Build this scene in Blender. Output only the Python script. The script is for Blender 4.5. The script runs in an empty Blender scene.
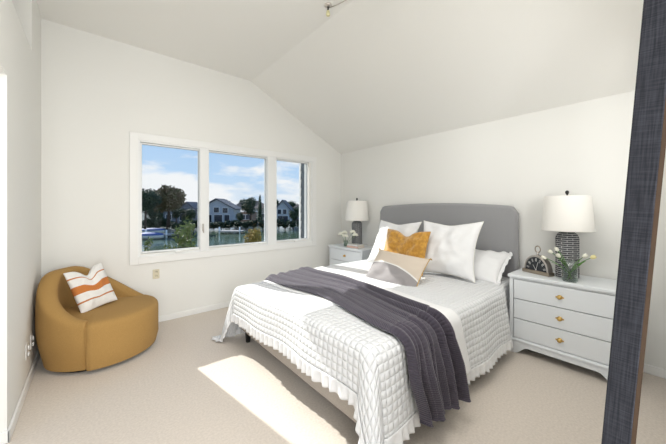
import bpy, bmesh, math, random
from mathutils import Vector, Matrix, noise, Euler
random.seed(7)
PI = math.pi
C = bpy.context.scene.collection
sc = bpy.context.scene

# ------------------------------------------------------------------ materials
def mat(name, col, rough=.6, bump=None, metal=0., spec=.5, var=None, sheen=0., extra=None):
    """bump=(scale, strength, distance); var=(scale, amount, colour2) on object coordinates"""
    m = bpy.data.materials.new(name); m.use_nodes = True
    nt = m.node_tree; b = nt.nodes['Principled BSDF']
    b.inputs['Base Color'].default_value = (*col, 1); b.inputs['Roughness'].default_value = rough
    b.inputs['Metallic'].default_value = metal; b.inputs['Specular IOR Level'].default_value = spec
    if sheen: b.inputs['Sheen Weight'].default_value = sheen
    tc = nt.nodes.new('ShaderNodeTexCoord')
    if var:
        n = nt.nodes.new('ShaderNodeTexNoise'); n.inputs['Scale'].default_value = var[0]; n.inputs['Detail'].default_value = 6
        nt.links.new(tc.outputs['Object'], n.inputs['Vector'])
        r = nt.nodes.new('ShaderNodeMapRange'); r.inputs[1].default_value = .5 - var[1]; r.inputs[2].default_value = .5 + var[1]
        nt.links.new(n.outputs['Fac'], r.inputs[0])
        mx = nt.nodes.new('ShaderNodeMix'); mx.data_type = 'RGBA'
        mx.inputs['A'].default_value = (*col, 1); mx.inputs['B'].default_value = (*var[2], 1)
        nt.links.new(r.outputs[0], mx.inputs['Factor']); nt.links.new(mx.outputs['Result'], b.inputs['Base Color'])
    if bump:
        n = nt.nodes.new('ShaderNodeTexNoise'); n.inputs['Scale'].default_value = bump[0]; n.inputs['Detail'].default_value = 4
        nt.links.new(tc.outputs['Object'], n.inputs['Vector'])
        bp = nt.nodes.new('ShaderNodeBump'); bp.inputs['Strength'].default_value = bump[1]; bp.inputs['Distance'].default_value = bump[2]
        nt.links.new(n.outputs['Fac'], bp.inputs['Height']); nt.links.new(bp.outputs['Normal'], b.inputs['Normal'])
    if extra: extra(nt, b, tc)
    return m

def math_node(nt, op, a, b=None):
    n = nt.nodes.new('ShaderNodeMath'); n.operation = op
    for i, v in enumerate((a, b)):
        if v is None: continue
        if isinstance(v, (int, float)): n.inputs[i].default_value = v
        else: nt.links.new(v, n.inputs[i])
    return n.outputs[0]

def quilt_extra(pitch, strength, dist):
    def f(nt, b, tc):
        sp = nt.nodes.new('ShaderNodeSeparateXYZ'); nt.links.new(tc.outputs['UV'], sp.inputs[0])
        u = math_node(nt, 'ABSOLUTE', math_node(nt, 'SINE', math_node(nt, 'MULTIPLY', sp.outputs[0], PI / pitch)))
        v = math_node(nt, 'ABSOLUTE', math_node(nt, 'SINE', math_node(nt, 'MULTIPLY', sp.outputs[1], PI / pitch)))
        h = math_node(nt, 'POWER', math_node(nt, 'MULTIPLY', u, v), .45)
        bp = nt.nodes.new('ShaderNodeBump'); bp.inputs['Strength'].default_value = strength; bp.inputs['Distance'].default_value = dist
        nt.links.new(h, bp.inputs['Height']); nt.links.new(bp.outputs['Normal'], b.inputs['Normal'])
    return f

def rib_extra(pu, pv, strength, dist):
    def f(nt, b, tc):
        sp = nt.nodes.new('ShaderNodeSeparateXYZ'); nt.links.new(tc.outputs['UV'], sp.inputs[0])
        u = math_node(nt, 'SINE', math_node(nt, 'MULTIPLY', sp.outputs[0], 2 * PI / pu))
        v = math_node(nt, 'ABSOLUTE', math_node(nt, 'SINE', math_node(nt, 'MULTIPLY', sp.outputs[1], PI / pv)))
        h = math_node(nt, 'ADD', math_node(nt, 'MULTIPLY', u, .15), v)
        bp = nt.nodes.new('ShaderNodeBump'); bp.inputs['Strength'].default_value = strength; bp.inputs['Distance'].default_value = dist
        nt.links.new(h, bp.inputs['Height']); nt.links.new(bp.outputs['Normal'], b.inputs['Normal'])
    return f

def stripes_extra(bands, base, tiny=None):
    """bands: list of (v0, v1, colour) along UV.y"""
    def f(nt, b, tc):
        sp = nt.nodes.new('ShaderNodeSeparateXYZ'); nt.links.new(tc.outputs['UV'], sp.inputs[0])
        last = None
        for v0, v1, col in bands:
            if callable(v0): g = v0(nt, sp, tc)
            else:
                g = math_node(nt, 'MULTIPLY', math_node(nt, 'GREATER_THAN', sp.outputs[1], v0), math_node(nt, 'LESS_THAN', sp.outputs[1], v1))
            mx = nt.nodes.new('ShaderNodeMix'); mx.data_type = 'RGBA'
            nt.links.new(g, mx.inputs['Factor'])
            if last is None: mx.inputs['A'].default_value = (*base, 1)
            else: nt.links.new(last, mx.inputs['A'])
            mx.inputs['B'].default_value = (*col, 1); last = mx.outputs['Result']
        nt.links.new(last, b.inputs['Base Color'])
    return f

def brick_extra(c1, c2, mortar, sx, sy, msize):
    def f(nt, b, tc):
        br = nt.nodes.new('ShaderNodeTexBrick'); nt.links.new(tc.outputs['UV'], br.inputs['Vector'])
        br.inputs['Color1'].default_value = (*c1, 1); br.inputs['Color2'].default_value = (*c2, 1); br.inputs['Mortar'].default_value = (*mortar, 1)
        br.inputs['Scale'].default_value = 1; br.inputs['Brick Width'].default_value = sx; br.inputs['Row Height'].default_value = sy
        br.inputs['Mortar Size'].default_value = msize; br.inputs['Mortar Smooth'].default_value = .2
        nt.links.new(br.outputs['Color'], b.inputs['Base Color'])
    return f

def glass_mat(name, tint=(1, 1, 1), refl=.08, rough=0.):
    m = bpy.data.materials.new(name); m.use_nodes = True; nt = m.node_tree; nt.nodes.clear()
    o = nt.nodes.new('ShaderNodeOutputMaterial'); t = nt.nodes.new('ShaderNodeBsdfTransparent'); t.inputs[0].default_value = (*tint, 1)
    g = nt.nodes.new('ShaderNodeBsdfGlossy'); g.inputs['Roughness'].default_value = rough
    mx = nt.nodes.new('ShaderNodeMixShader'); fr = nt.nodes.new('ShaderNodeLayerWeight'); fr.inputs['Blend'].default_value = .5
    k = math_node(nt, 'ADD', math_node(nt, 'MULTIPLY', math_node(nt, 'POWER', fr.outputs['Facing'], 4), refl * 6), refl * .5)
    nt.links.new(k, mx.inputs[0]); nt.links.new(t.outputs[0], mx.inputs[1]); nt.links.new(g.outputs[0], mx.inputs[2])
    nt.links.new(mx.outputs[0], o.inputs[0])
    return m

M = {}
M['wall'] = mat('wall_paint', (.82, .815, .78), .85, bump=(120, .05, .002))
M['ceiling'] = mat('ceiling_paint', (.88, .87, .83), .9, bump=(90, .05, .002))
M['trim'] = mat('trim_white', (.84, .84, .82), .4)
M['vinyl'] = mat('window_vinyl', (.82, .83, .82), .35)
M['carpet'] = mat('carpet', (.70, .625, .545), .95, bump=(260, .35, .005), var=(70, .16, (.61, .54, .465)), sheen=.3)
M['linen'] = mat('headboard_linen', (.27, .27, .275), .95, bump=(500, .25, .001), var=(260, .2, (.34, .34, .345)), sheen=.3)
M['rail'] = mat('bedframe_linen', (.47, .42, .37), .95, bump=(500, .25, .001), var=(240, .2, (.36, .32, .28)))
M['black'] = mat('black_wood', (.01, .01, .01), .4)
M['quilt'] = mat('quilt_white', (.80, .81, .82), .9, extra=quilt_extra(.045, .8, .012))
M['ruffle'] = mat('ruffle_white', (.80, .80, .80), .9, bump=(60, .2, .003))
M['blanket'] = mat('blanket_white', (.88, .88, .88), .9, bump=(40, .12, .003))
M['throw'] = mat('throw_plum', (.066, .056, .078), .95, extra=rib_extra(.012, .014, .7, .004), sheen=.25)
M['pillow'] = mat('pillow_white', (.84, .84, .84), .9, bump=(26, .15, .006))
M['piping'] = mat('piping_white', (.78, .76, .70), .85)
M['white'] = mat('lacquer_white', (.80, .83, .85), .38)
M['gap'] = mat('shadow_gap', (.30, .31, .32), .8)
M['brass'] = mat('brass', (.72, .48, .16), .28, metal=1)
M['silver'] = mat('silver', (.62, .58, .54), .28, metal=1)
M['pewter'] = mat('pewter', (.40, .34, .27), .35, metal=1)
M['dial'] = mat('dial_black', (.02, .024, .03), .35)
M['numeral'] = mat('numeral_white', (.75, .75, .72), .6)
M['shade'] = mat('lamp_shade_cloth', (.86, .84, .79), .95, bump=(420, .1, .001))
M['lampbase'] = mat('lamp_ceramic', (.05, .055, .065), .55, extra=brick_extra((.055, .058, .068), (.035, .036, .043), (.58, .58, .57), .085, .0185, .0022))
M['chair'] = mat('mustard_boucle', (.44, .262, .085), .95, bump=(380, .35, .0015), var=(200, .2, (.36, .21, .065)))
M['chairdark'] = mat('chair_plinth', (.03, .022, .015), .8)
M['velvet'] = mat('mustard_velvet', (.62, .33, .045), .8, bump=(30, .6, .012), var=(28, .13, (.44, .20, .02)), sheen=.6)
rust = (.55, .19, .045)
M['stripe'] = mat('striped_cushion_cloth', (.8, .8, .78), .95, extra=stripes_extra([(.435, .615, rust), (.22, .255, (.50, .19, .06)), (.80, .83, (.52, .20, .07))], (.82, .80, .77)))
M['tassel'] = mat('tassel_tan', (.56, .36, .13), .9)
M['glass'] = glass_mat('window_glass', (.98, .99, .99), .015)
M['vase'] = glass_mat('vase_glass', (.86, .90, .88), .16, .02)
M['water'] = glass_mat('vase_water', (.80, .88, .83), .05)
M['green'] = mat('leaf_green', (.06, .20, .025), .5, var=(30, .2, (.12, .30, .04)))
M['petal'] = mat('petal_white', (.87, .86, .74), .6)
M['petaly'] = mat('petal_yellow', (.86, .78, .40), .6)
M['bookw'] = mat('book_cover_white', (.78, .76, .73), .5)
M['bookp'] = mat('book_cover_blush', (.72, .48, .40), .5)
M['paper'] = mat('book_paper', (.82, .78, .68), .8)
M['ivory'] = mat('outlet_ivory', (.72, .66, .50), .4)
M['plate'] = mat('outlet_white', (.85, .85, .83), .35)
M['slot'] = mat('outlet_slot', (.12, .10, .08), .5)
def scratch(nt, b, tc):
    mp = nt.nodes.new('ShaderNodeMapping'); mp.inputs['Scale'].default_value = (60, 60, 2.5); nt.links.new(tc.outputs['Object'], mp.inputs[0])
    n1 = nt.nodes.new('ShaderNodeTexNoise'); n1.inputs['Scale'].default_value = 6; n1.inputs['Detail'].default_value = 5; nt.links.new(mp.outputs[0], n1.inputs['Vector'])
    mp2 = nt.nodes.new('ShaderNodeMapping'); mp2.inputs['Scale'].default_value = (3, 3, 90); nt.links.new(tc.outputs['Object'], mp2.inputs[0])
    n2 = nt.nodes.new('ShaderNodeTexNoise'); n2.inputs['Scale'].default_value = 5; nt.links.new(mp2.outputs[0], n2.inputs['Vector'])
    s = math_node(nt, 'ADD', math_node(nt, 'MULTIPLY', n1.outputs['Fac'], .6), math_node(nt, 'MULTIPLY', n2.outputs['Fac'], .4))
    cr = nt.nodes.new('ShaderNodeValToRGB'); nt.links.new(s, cr.inputs[0])
    cr.color_ramp.elements[0].position = .40; cr.color_ramp.elements[0].color = (.022, .023, .029, 1)
    cr.color_ramp.elements[1].position = .66; cr.color_ramp.elements[1].color = (.052, .055, .068, 1)
    nt.links.new(cr.outputs[0], b.inputs['Base Color'])
M['slate'] = mat('slate_blue_wood', (.09, .1, .13), .75, spec=.12, extra=scratch)
M['rawwood'] = mat('raw_brown_wood', (.075, .04, .02), .6, var=(14, .2, (.05, .028, .014)))
M['blackwood'] = mat('dark_backing', (.012, .008, .006), .6)
M['mirror'] = mat('mirror_glass', (.9, .9, .9), .02, metal=1)
M['siding'] = mat('grey_siding', (.13, .145, .15), .8)
M['leafdark'] = mat('foliage_dark', (.022, .045, .02), .8, var=(1.2, .2, (.045, .075, .03)))
M['leafolive'] = mat('foliage_olive', (.10, .11, .035), .8, var=(1.5, .2, (.15, .085, .035)))
M['leafbright'] = mat('foliage_bright', (.22, .25, .06), .7, var=(8, .2, (.10, .14, .03)))
M['leafgold'] = mat('foliage_gold', (.50, .33, .06), .8, var=(4, .2, (.32, .24, .05)))
M['bark'] = mat('bark', (.08, .055, .04), .9)
M['hpale'] = mat('house_pale_blue', (.50, .53, .58), .8)
M['hgrey'] = mat('house_grey', (.20, .22, .26), .8)
M['hbrown'] = mat('house_brown', (.26, .17, .12), .8)
M['hcream'] = mat('house_cream', (.55, .50, .42), .8)
M['roof'] = mat('roof_grey', (.12, .125, .14), .8)
M['roofb'] = mat('roof_brown', (.15, .12, .10), .8)
M['hwin'] = mat('house_window', (.03, .04, .06), .2)
M['dock'] = mat('dock_planks', (.30, .29, .28), .8)
M['bluecover'] = mat('boat_cover_blue', (.05, .10, .30), .6)
M['bank'] = mat('bank_earth', (.07, .065, .045), .95, var=(.4, .2, (.05, .07, .03)))
M['hill'] = mat('hill', (.10, .12, .11), .95, var=(.15, .2, (.05, .065, .045)))
def lake(nt, b, tc):
    n = nt.nodes.new('ShaderNodeTexNoise'); n.inputs['Scale'].default_value = 1.6; n.inputs['Detail'].default_value = 3
    nt.links.new(tc.outputs['Object'], n.inputs['Vector'])
    bp = nt.nodes.new('ShaderNodeBump'); bp.inputs['Strength'].default_value = .35; bp.inputs['Distance'].default_value = .05
    nt.links.new(n.outputs['Fac'], bp.inputs['Height']); nt.links.new(bp.outputs['Normal'], b.inputs['Normal'])
M['lake'] = mat('lake_water', (.10, .15, .10), .09, extra=lake)

# ------------------------------------------------------------------ mesh builder
def lerp(a, b, u): return a + (b - a) * u
def sstep(a, b, x):
    u = max(0, min(1, (x - a) / (b - a))); return u * u * (3 - 2 * u)

class MB:
    def __init__(s): s.v = []; s.f = []; s.uv = {}; s.sm = []
    def add(s, vs, fs, uvs=None, smooth=False):
        o = len(s.v); s.v += [tuple(v) for v in vs]
        for i, f in enumerate(fs):
            if uvs: s.uv[len(s.f)] = uvs[i]
            s.f.append(tuple(o + k for k in f)); s.sm.append(smooth)
        return s
    def box(s, x0, x1, y0, y1, z0, z1, T=None):
        vs = [Vector((x, y, z)) for z in (z0, z1) for y in (y0, y1) for x in (x0, x1)]
        if T: vs = [T @ v for v in vs]
        return s.add(vs, [(0, 2, 3, 1), (4, 5, 7, 6), (0, 1, 5, 4), (2, 6, 7, 3), (0, 4, 6, 2), (1, 3, 7, 5)])
    def grid(s, P, nu, nv, smooth=True, closeu=False, uvf=None):
        """P(i,j) for i<=nu, j<=nv"""
        vs = [P(i, j) for i in range(nu + (0 if closeu else 1)) for j in range(nv + 1)]
        n = nv + 1; N = nu if closeu else nu + 1; fs = []; uvs = []
        for i in range(nu):
            for j in range(nv):
                a = i * n + j; b = ((i + 1) % N) * n + j
                fs.append((a, b, b + 1, a + 1))
                if uvf: uvs.append([uvf(i, j), uvf(i + 1, j), uvf(i + 1, j + 1), uvf(i, j + 1)])
        return s.add(vs, fs, uvs or None, smooth)
    def lathe(s, prof, cx=0, cy=0, n=32, smooth=True, uvscale=None, T=None):
        R = max(r for r, z in prof)
        def P(i, j):
            r, z = prof[j]; a = 2 * PI * i / n
            v = Vector((cx + r * math.cos(a), cy + r * math.sin(a), z)); return T @ v if T else v
        return s.grid(P, n, len(prof) - 1, smooth, True, (lambda i, j: (2 * PI * i / n * R, prof[j][1])) if uvscale else None)
    def tube(s, pts, r, n=8, closed=False, cap=True):
        pts = [Vector(p) for p in pts]; N = len(pts); rr = r if isinstance(r, (list, tuple)) else [r] * N
        rings = []; up = Vector((0, 0, 1)); prev = None
        for i, p in enumerate(pts):
            d = (pts[(i + 1) % N] - pts[i - 1]) if closed else (pts[min(i + 1, N - 1)] - pts[max(i - 1, 0)])
            d.normalize()
            if prev is None:
                a = up if abs(d.z) < .9 else Vector((1, 0, 0)); prev = d.cross(a).normalized()
            u = (prev - d * prev.dot(d)).normalized(); prev = u; w = d.cross(u)
            rings.append([p + (u * math.cos(2 * PI * k / n) + w * math.sin(2 * PI * k / n)) * rr[i] for k in range(n)])
        vs = [v for ring in rings for v in ring]; fs = []
        M_ = N if closed else N - 1
        for i in range(M_):
            for k in range(n):
                a = i * n; b = ((i + 1) % N) * n; k2 = (k + 1) % n
                fs.append((a + k, a + k2, b + k2, b + k))
        if cap and not closed: fs += [tuple(range(n))[::-1], tuple((N - 1) * n + k for k in range(n))]
        return s.add(vs, fs, None, True)
    def blob(s, c, r, sub=2, jitter=0., T=None):
        bm = bmesh.new(); bmesh.ops.create_icosphere(bm, subdivisions=sub, radius=1)
        rs = r if isinstance(r, (tuple, list)) else (r, r, r); c = Vector(c); vs = []
        for v in bm.verts:
            k = 1 + jitter * noise.noise(v.co * 2 + c * 3)
            p = Vector((v.co.x * rs[0], v.co.y * rs[1], v.co.z * rs[2])) * k
            if T: p = T @ p
            vs.append(c + p)
        fs = [tuple(v.index for v in f.verts) for f in bm.faces]; bm.free()
        return s.add(vs, fs, None, True)
    def build(s, name, material, parent=None, bevel=0., sub=0, solid=0., loc=None, seg=3, remesh=False):
        me = bpy.data.meshes.new(name); me.from_pydata(s.v, [], s.f)
        if s.uv:
            ul = me.uv_layers.new(name='UVMap')
            for p in me.polygons:
                if p.index in s.uv:
                    for k, li in enumerate(p.loop_indices): ul.data[li].uv = s.uv[p.index][k]
        bm = bmesh.new(); bm.from_mesh(me)
        if bevel or not s.uv: bmesh.ops.remove_doubles(bm, verts=bm.verts, dist=1e-6)
        bmesh.ops.recalc_face_normals(bm, faces=bm.faces); bm.to_mesh(me); bm.free()
        if len(me.polygons) == len(s.sm):
            for p, q in zip(me.polygons, s.sm): p.use_smooth = q
        elif any(s.sm):
            for p in me.polygons: p.use_smooth = True
        me.materials.append(material if not isinstance(material, str) else M[material])
        o = bpy.data.objects.new(name, me); C.objects.link(o)
        if parent: o.parent = parent
        if loc: o.location = loc
        if solid:
            md = o.modifiers.new('solid', 'SOLIDIFY'); md.thickness = solid; md.offset = 0
        if bevel:
            md = o.modifiers.new('bevel', 'BEVEL'); md.width = bevel; md.segments = seg; md.limit_method = 'ANGLE'; md.angle_limit = .6
            md.harden_normals = False
            for p in me.polygons: p.use_smooth = True
            try: me.set_sharp_from_angle(angle=.7)
            except Exception: pass
        if sub:
            md = o.modifiers.new('sub', 'SUBSURF'); md.levels = sub; md.render_levels = sub
        return o

def tag(o, label=None, cat=None, group=None, kind=None):
    if label: o['label'] = label
    if cat: o['category'] = cat
    if group: o['group'] = group
    if kind: o['kind'] = kind
    return o
def thing(name, label, cat, loc=(0, 0, 0), rz=0, group=None):
    o = bpy.data.objects.new(name, None); C.objects.link(o); o.location = loc; o.rotation_euler = (0, 0, rz)
    o.empty_display_size = .1
    return tag(o, label, cat, group)
def copy_tree(o, parent=None):
    c = o.copy(); C.objects.link(c); c.parent = parent
    for ch in list(o.children): copy_tree(ch, c)
    return c
def struct(mb, name, material, parent=None, **k):
    o = mb.build(name, material, parent, **k)
    if not parent: o['kind'] = 'structure'
    return o

# ------------------------------------------------------------------ room
XL, XB, YW = -.396, 3.647, 4.107      # left wall, bed wall, window wall (inner faces)
YR, XF = -1.8, -2.0                    # rear wall, far left wall of the open bay
ZE, ZC, XR = 2.446, 3.325, 1.835       # eave height, flat ceiling height, fold of the ceiling
struct(MB().box(XF, XB + .1, YR, YW + .16, -.12, 0), 'floor', 'carpet')
t = .12
def prism_x(mb, prof, y0, y1):
    """prof: list of (x,z) polygon"""
    n = len(prof); vs = [(x, y0, z) for x, z in prof] + [(x, y1, z) for x, z in prof]
    fs = [tuple(range(n)), tuple(range(2 * n - 1, n - 1, -1))] + [(i, (i + 1) % n, n + (i + 1) % n, n + i) for i in range(n)]
    mb.add(vs, fs); return mb
struct(prism_x(MB(), [(XF, ZC), (XR, ZC), (XB, ZE), (XB + .2, ZE - .1), (XB + .2, ZE + .1), (XR + .05, ZC + .15), (XF, ZC + .15)], YR, YW + .16), 'ceiling', 'ceiling')
# window wall with one opening
GX0, GX1, GZ0, GZ1 = .42, 2.90, .86, 2.215
wb = MB()
y0, y1 = YW, YW + .15
wb.box(XF, GX0, y0, y1, 0, 3.4); wb.box(GX1, XB + .1, y0, y1, 0, 3.4); wb.box(GX0, GX1, y0, y1, 0, GZ0); wb.box(GX0, GX1, y0, y1, GZ1, 3.4)
struct(wb, 'wall_back', 'wall')
struct(MB().box(XB, XB + .12, YR, YW + .15, 0, 2.6), 'wall_right', 'wall')
# left wall: bumped out for Y>2.6, opening below z 2.22 in front of it, recess high up
lw = MB()
YC = 2.595
lw.box(XL - .3, XL, YC, YW, 0, 2.75)                 # below the recess
lw.box(XL - .3, XL, 3.52, YW, 2.75, 3.4)             # solid end beyond the recess
lw.box(XL - .3, XL, .3, YC, 2.22, 2.75)              # header
lw.box(XL - .42, XL - .3, .3, 3.52, 2.75, 3.4)       # back of the recess
lw.box(XF, XL - .3, YC, YC + .12, 0, 3.4)            # return wall of the bay
struct(lw, 'wall_left', 'wall')
# front wall (camera stands in its opening) and hidden parts
struct(MB().box(.82, 1.3, -.15, -.03, 0, 3.4).box(3.3, XB, -.15, -.03, 0, 3.4).box(1.3, 3.3, -.15, -.03, 0, 1.25).box(1.3, 3.3, -.15, -.03, 2.45, 3.4), 'wall_front', 'wall')
struct(MB().box(1.3, 3.3, -.15, -.07, 1.25, 1.30).box(1.3, 3.3, -.15, -.07, 2.40, 2.45).box(1.3, 1.35, -.15, -.07, 1.3, 2.4).box(3.25, 3.3, -.15, -.07, 1.3, 2.4).box(2.27, 2.33, -.15, -.07, 1.3, 2.4), 'added_window_4', 'trim')  # unseen window added to go with the front fill light
# far left wall and rear wall, openings added for the fill light windows
fl = MB(); fl.box(XF - t, XF, YR, .3, 0, 3.4).box(XF - t, XF, 2.3, YC + .12, 0, 3.4).box(XF - t, XF, .3, 2.3, 0, .5).box(XF - t, XF, .3, 2.3, 2.4, 3.4)
struct(fl, 'wall_bay', 'wall')
rw = MB(); rw.box(XF, -1.0, YR - t, YR, 0, 3.4).box(.9, XB, YR - t, YR, 0, 3.4).box(-1.0, .9, YR - t, YR, 0, .4).box(-1.0, .9, YR - t, YR, 2.6, 3.4)
struct(rw, 'wall_rear', 'wall')
bh, bt = .075, .014
def baseb(name, x0, x1, y0, y1, ax):
    m = MB(); m.box(x0, x1, y0, y1, 0, bh)
    struct(m, name, 'trim', bevel=.005)
baseb('baseboard_back', XL, XB, YW - bt, YW, 0)
baseb('baseboard_right', XB - bt, XB, -.03, YW - bt, 1)
baseb('baseboard_left', XL, XL + bt, YC - bt, YW - bt, 1)
baseb('baseboard_bay', XF, XL + bt, YC - bt, YC, 0)

# ------------------------------------------------------------------ window (three casements in one white casing)
win = bpy.data.objects.new('window_1', None); C.objects.link(win); win['kind'] = 'structure'
k = 1.0107
cas = MB()
ox0, ox1, oz0, oz1 = .330, 3.046, .742, 2.310
ca = .085
def rect_ring(mb, x0, x1, z0, z1, w, y0, y1):
    mb.box(x0, x0 + w, y0, y1, z0, z1); mb.box(x1 - w, x1, y0, y1, z0, z1)
    mb.box(x0 + w, x1 - w, y0, y1, z0, z0 + w); mb.box(x0 + w, x1 - w, y0, y1, z1 - w, z1)
rect_ring(cas, ox0, ox1, oz0, oz1, ca, YW - .018, YW)
cas.build('window_casing', 'trim', win, bevel=.004)
fr = MB(); rect_ring(fr, ox0 + ca - .01, ox1 - ca + .01, oz0 + ca - .01, oz1 - ca + .01, .030, YW - .008, YW + .10)
fr.build('window_frame', 'vinyl', win, bevel=.003)
mul = ((1.106, 1.222), (2.098, 2.258))
for a, b in mul:
    MB().box(a, b, YW - .012, YW + .11, oz0 + ca, oz1 - ca).build('mullion', 'vinyl', win, bevel=.004)
panes = [(.449, 1.106), (1.222, 2.098), (2.258, 2.876)]
for i, (a, b) in enumerate(panes):
    z0, z1 = .888, 2.190
    s = MB(); w = .022
    rect_ring(s, a - .012, b + .012, z0 - .022, z1 + .012, .018, YW + .02, YW + .065)
    sash = s.build('sash', 'vinyl', win, bevel=.003)
    MB().box(a, b, YW + .042, YW + .046, z0 - .008, z1).build('pane', 'glass', sash)
    g = MB(); rect_ring(g, a + .004, b - .004, z0 - .006, z1 - .004, .005, YW + .036, YW + .041)
    g.build('pane_gasket', 'gap', sash)
# crank handles and a lock lever
for cx_ in (.84, 2.62):
    c_ = MB(); c_.box(cx_ - .035, cx_ + .035, YW - .03, YW - .006, .846, .866); c_.tube([(cx_ + .02, YW - .03, .862), (cx_ + .07, YW - .045, .872), (cx_ + .13, YW - .035, .868)], .007)
    tag(c_.build('crank_handle', 'plate', win, bevel=.003), 'white folding crank handle')
l_ = MB(); l_.box(1.135, 1.15, YW - .03, YW - .010, 1.10, 1.20); l_.tube([(1.142, YW - .03, 1.19), (1.142, YW - .045, 1.15), (1.142, YW - .045, 1.08)], .006)
l_.build('lock_lever', 'silver', win)
struct(MB().box(.37, .40, .17, 1.53, 3.25, ZC).box(1.70, 1.73, .17, 1.53, 3.25, ZC).box(.40, 1.70, .17, .20, 3.25, ZC).box(.40, 1.70, 1.50, 1.53, 3.25, ZC), 'fill_light_housing', 'trim')   # unseen housing added round the ceiling fill light
# unseen windows added for the fill lights of the bay and the hall
for nm, ax in (('added_window_2', 0), ('added_window_3', 1)):
    m = MB()
    if ax == 0:
        for zz in ((.5, .56), (2.34, 2.4)): m.box(XF - .06, XF + .02, .3, 2.3, *zz)
        for yy in ((.3, .36), (1.27, 1.33), (2.24, 2.3)): m.box(XF - .06, XF + .02, *yy, .5, 2.4)
    else:
        for zz in ((.4, .46), (2.54, 2.6)): m.box(-1.0, .9, YR - .06, YR + .02, *zz)
        for xx in ((-1.0, -.94), (-.08, -.02), (.84, .9)): m.box(*xx, YR - .06, YR + .02, .4, 2.6)
    struct(m, nm, 'vinyl')

# ------------------------------------------------------------------ outlets
def outlet(loc, rz, label, m, plugged=False, double=False):
    o = thing('wall_outlet', label, 'outlet', loc, rz)
    w = .036
    MB().box(-w, w, -.006, 0, -.058, .058).build('cover_plate', m, o, bevel=.003)
    for s in (-1, 1):
        sk = MB().lathe([(0, 0), (.016, 0), (.017, -.003), (.017, -.006)], 0, 0, 20, T=Matrix.Translation((0, -.010, s * .026)) @ Matrix.Rotation(PI / 2, 4, 'X') @ Matrix.Scale(-1, 4, (0, 0, 1)))
        so = sk.build('socket', m, o)
        MB().box(-.008, -.005, -.0115, -.0095, s * .026 - .002, s * .026 + .009).box(.005, .008, -.0115, -.0095, s * .026 - .002, s * .026 + .009).build('slot', 'slot', so)
    if plugged:
        MB().box(-.018, .018, -.045, -.011, -.055, -.005).build('plug', 'plate', o, bevel=.005)
    return o
outlet((.60, YW - .001, .60), 0, 'ivory wall outlet on the window wall below the left end of the window', 'ivory')
outlet((XL + .001, 3.235, .305), PI / 2, 'white outlet on the left wall, the one nearer the camera', 'plate')
outlet((XL + .001, 3.46, .30), PI / 2, 'white outlet on the left wall, the one closer behind the armchair', 'plate')

# ------------------------------------------------------------------ bed
bed = thing('bed', 'upholstered bed with tall curved grey headboard and beige side rails under white bedding', 'bed', (2.4, 2.06, 0))
B = Matrix.Translation((-2.4, -2.06, 0))
HX = 3.53
hb = MB()
prof = []
hy0, hy1 = 1.10, 3.05
N = 40
for i in range(N + 1):
    u = i / N; y = hy0 + (hy1 - hy0) * u; e = abs(2 * u - 1)
    z = 1.478 - .045 * e ** 2
    d = min(u, 1 - u) * (hy1 - hy0)
    if d < .08: z -= .08 - math.sqrt(max(0, .08 ** 2 - (.08 - d) ** 2))
    prof.append((y, z))
poly = [(hy0, .10)] + prof + [(hy1, .10)]
n = len(poly)
vs = [(HX, y, z) for y, z in poly] + [(XB - .03, y, z) for y, z in poly]
hb.add(vs, [tuple(range(n)), tuple(range(2 * n - 1, n - 1, -1))] + [(i, (i + 1) % n, n + (i + 1) % n, n + i) for i in range(n)])
hb.v = [B @ Vector(v) for v in hb.v]
tag(hb.build('headboard', 'linen', bed, bevel=.03, seg=4), 'grey fabric headboard with gently arched top')
rl = MB().box(1.21, 1.27, 1.12, 2.98, .12, .38).box(1.27, HX, 1.12, 1.17, .12, .38).box(1.27, HX, 2.93, 2.98, .12, .38)
rl.v = [B @ Vector(v) for v in rl.v]
tag(rl.build('side_rail', 'rail', bed, bevel=.012), 'beige upholstered rails round the mattress')
sl = MB().box(1.34, HX - .01, 1.18, 2.92, .24, .30); sl.v = [B @ Vector(v) for v in sl.v]; sl.build('slat_base', 'rail', bed)
for (x, y) in ((1.26, 1.20), (1.26, 2.90), (3.42, 1.20), (3.42, 2.90)):
    l = MB().lathe([(0, 0), (.022, 0), (.034, .14), (.034, .2), (0, .2)], x, y, 16); l.v = [B @ Vector(v) for v in l.v]
    tag(l.build('leg', 'black', bed), 'black tapered leg')
mt = MB().box(1.23, HX - .005, 1.14, 2.86, .302, .565)
tag(mt.build('mattress', 'pillow', bevel=.06, seg=5), 'white mattress on the bed, under the quilt', 'mattress')

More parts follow.
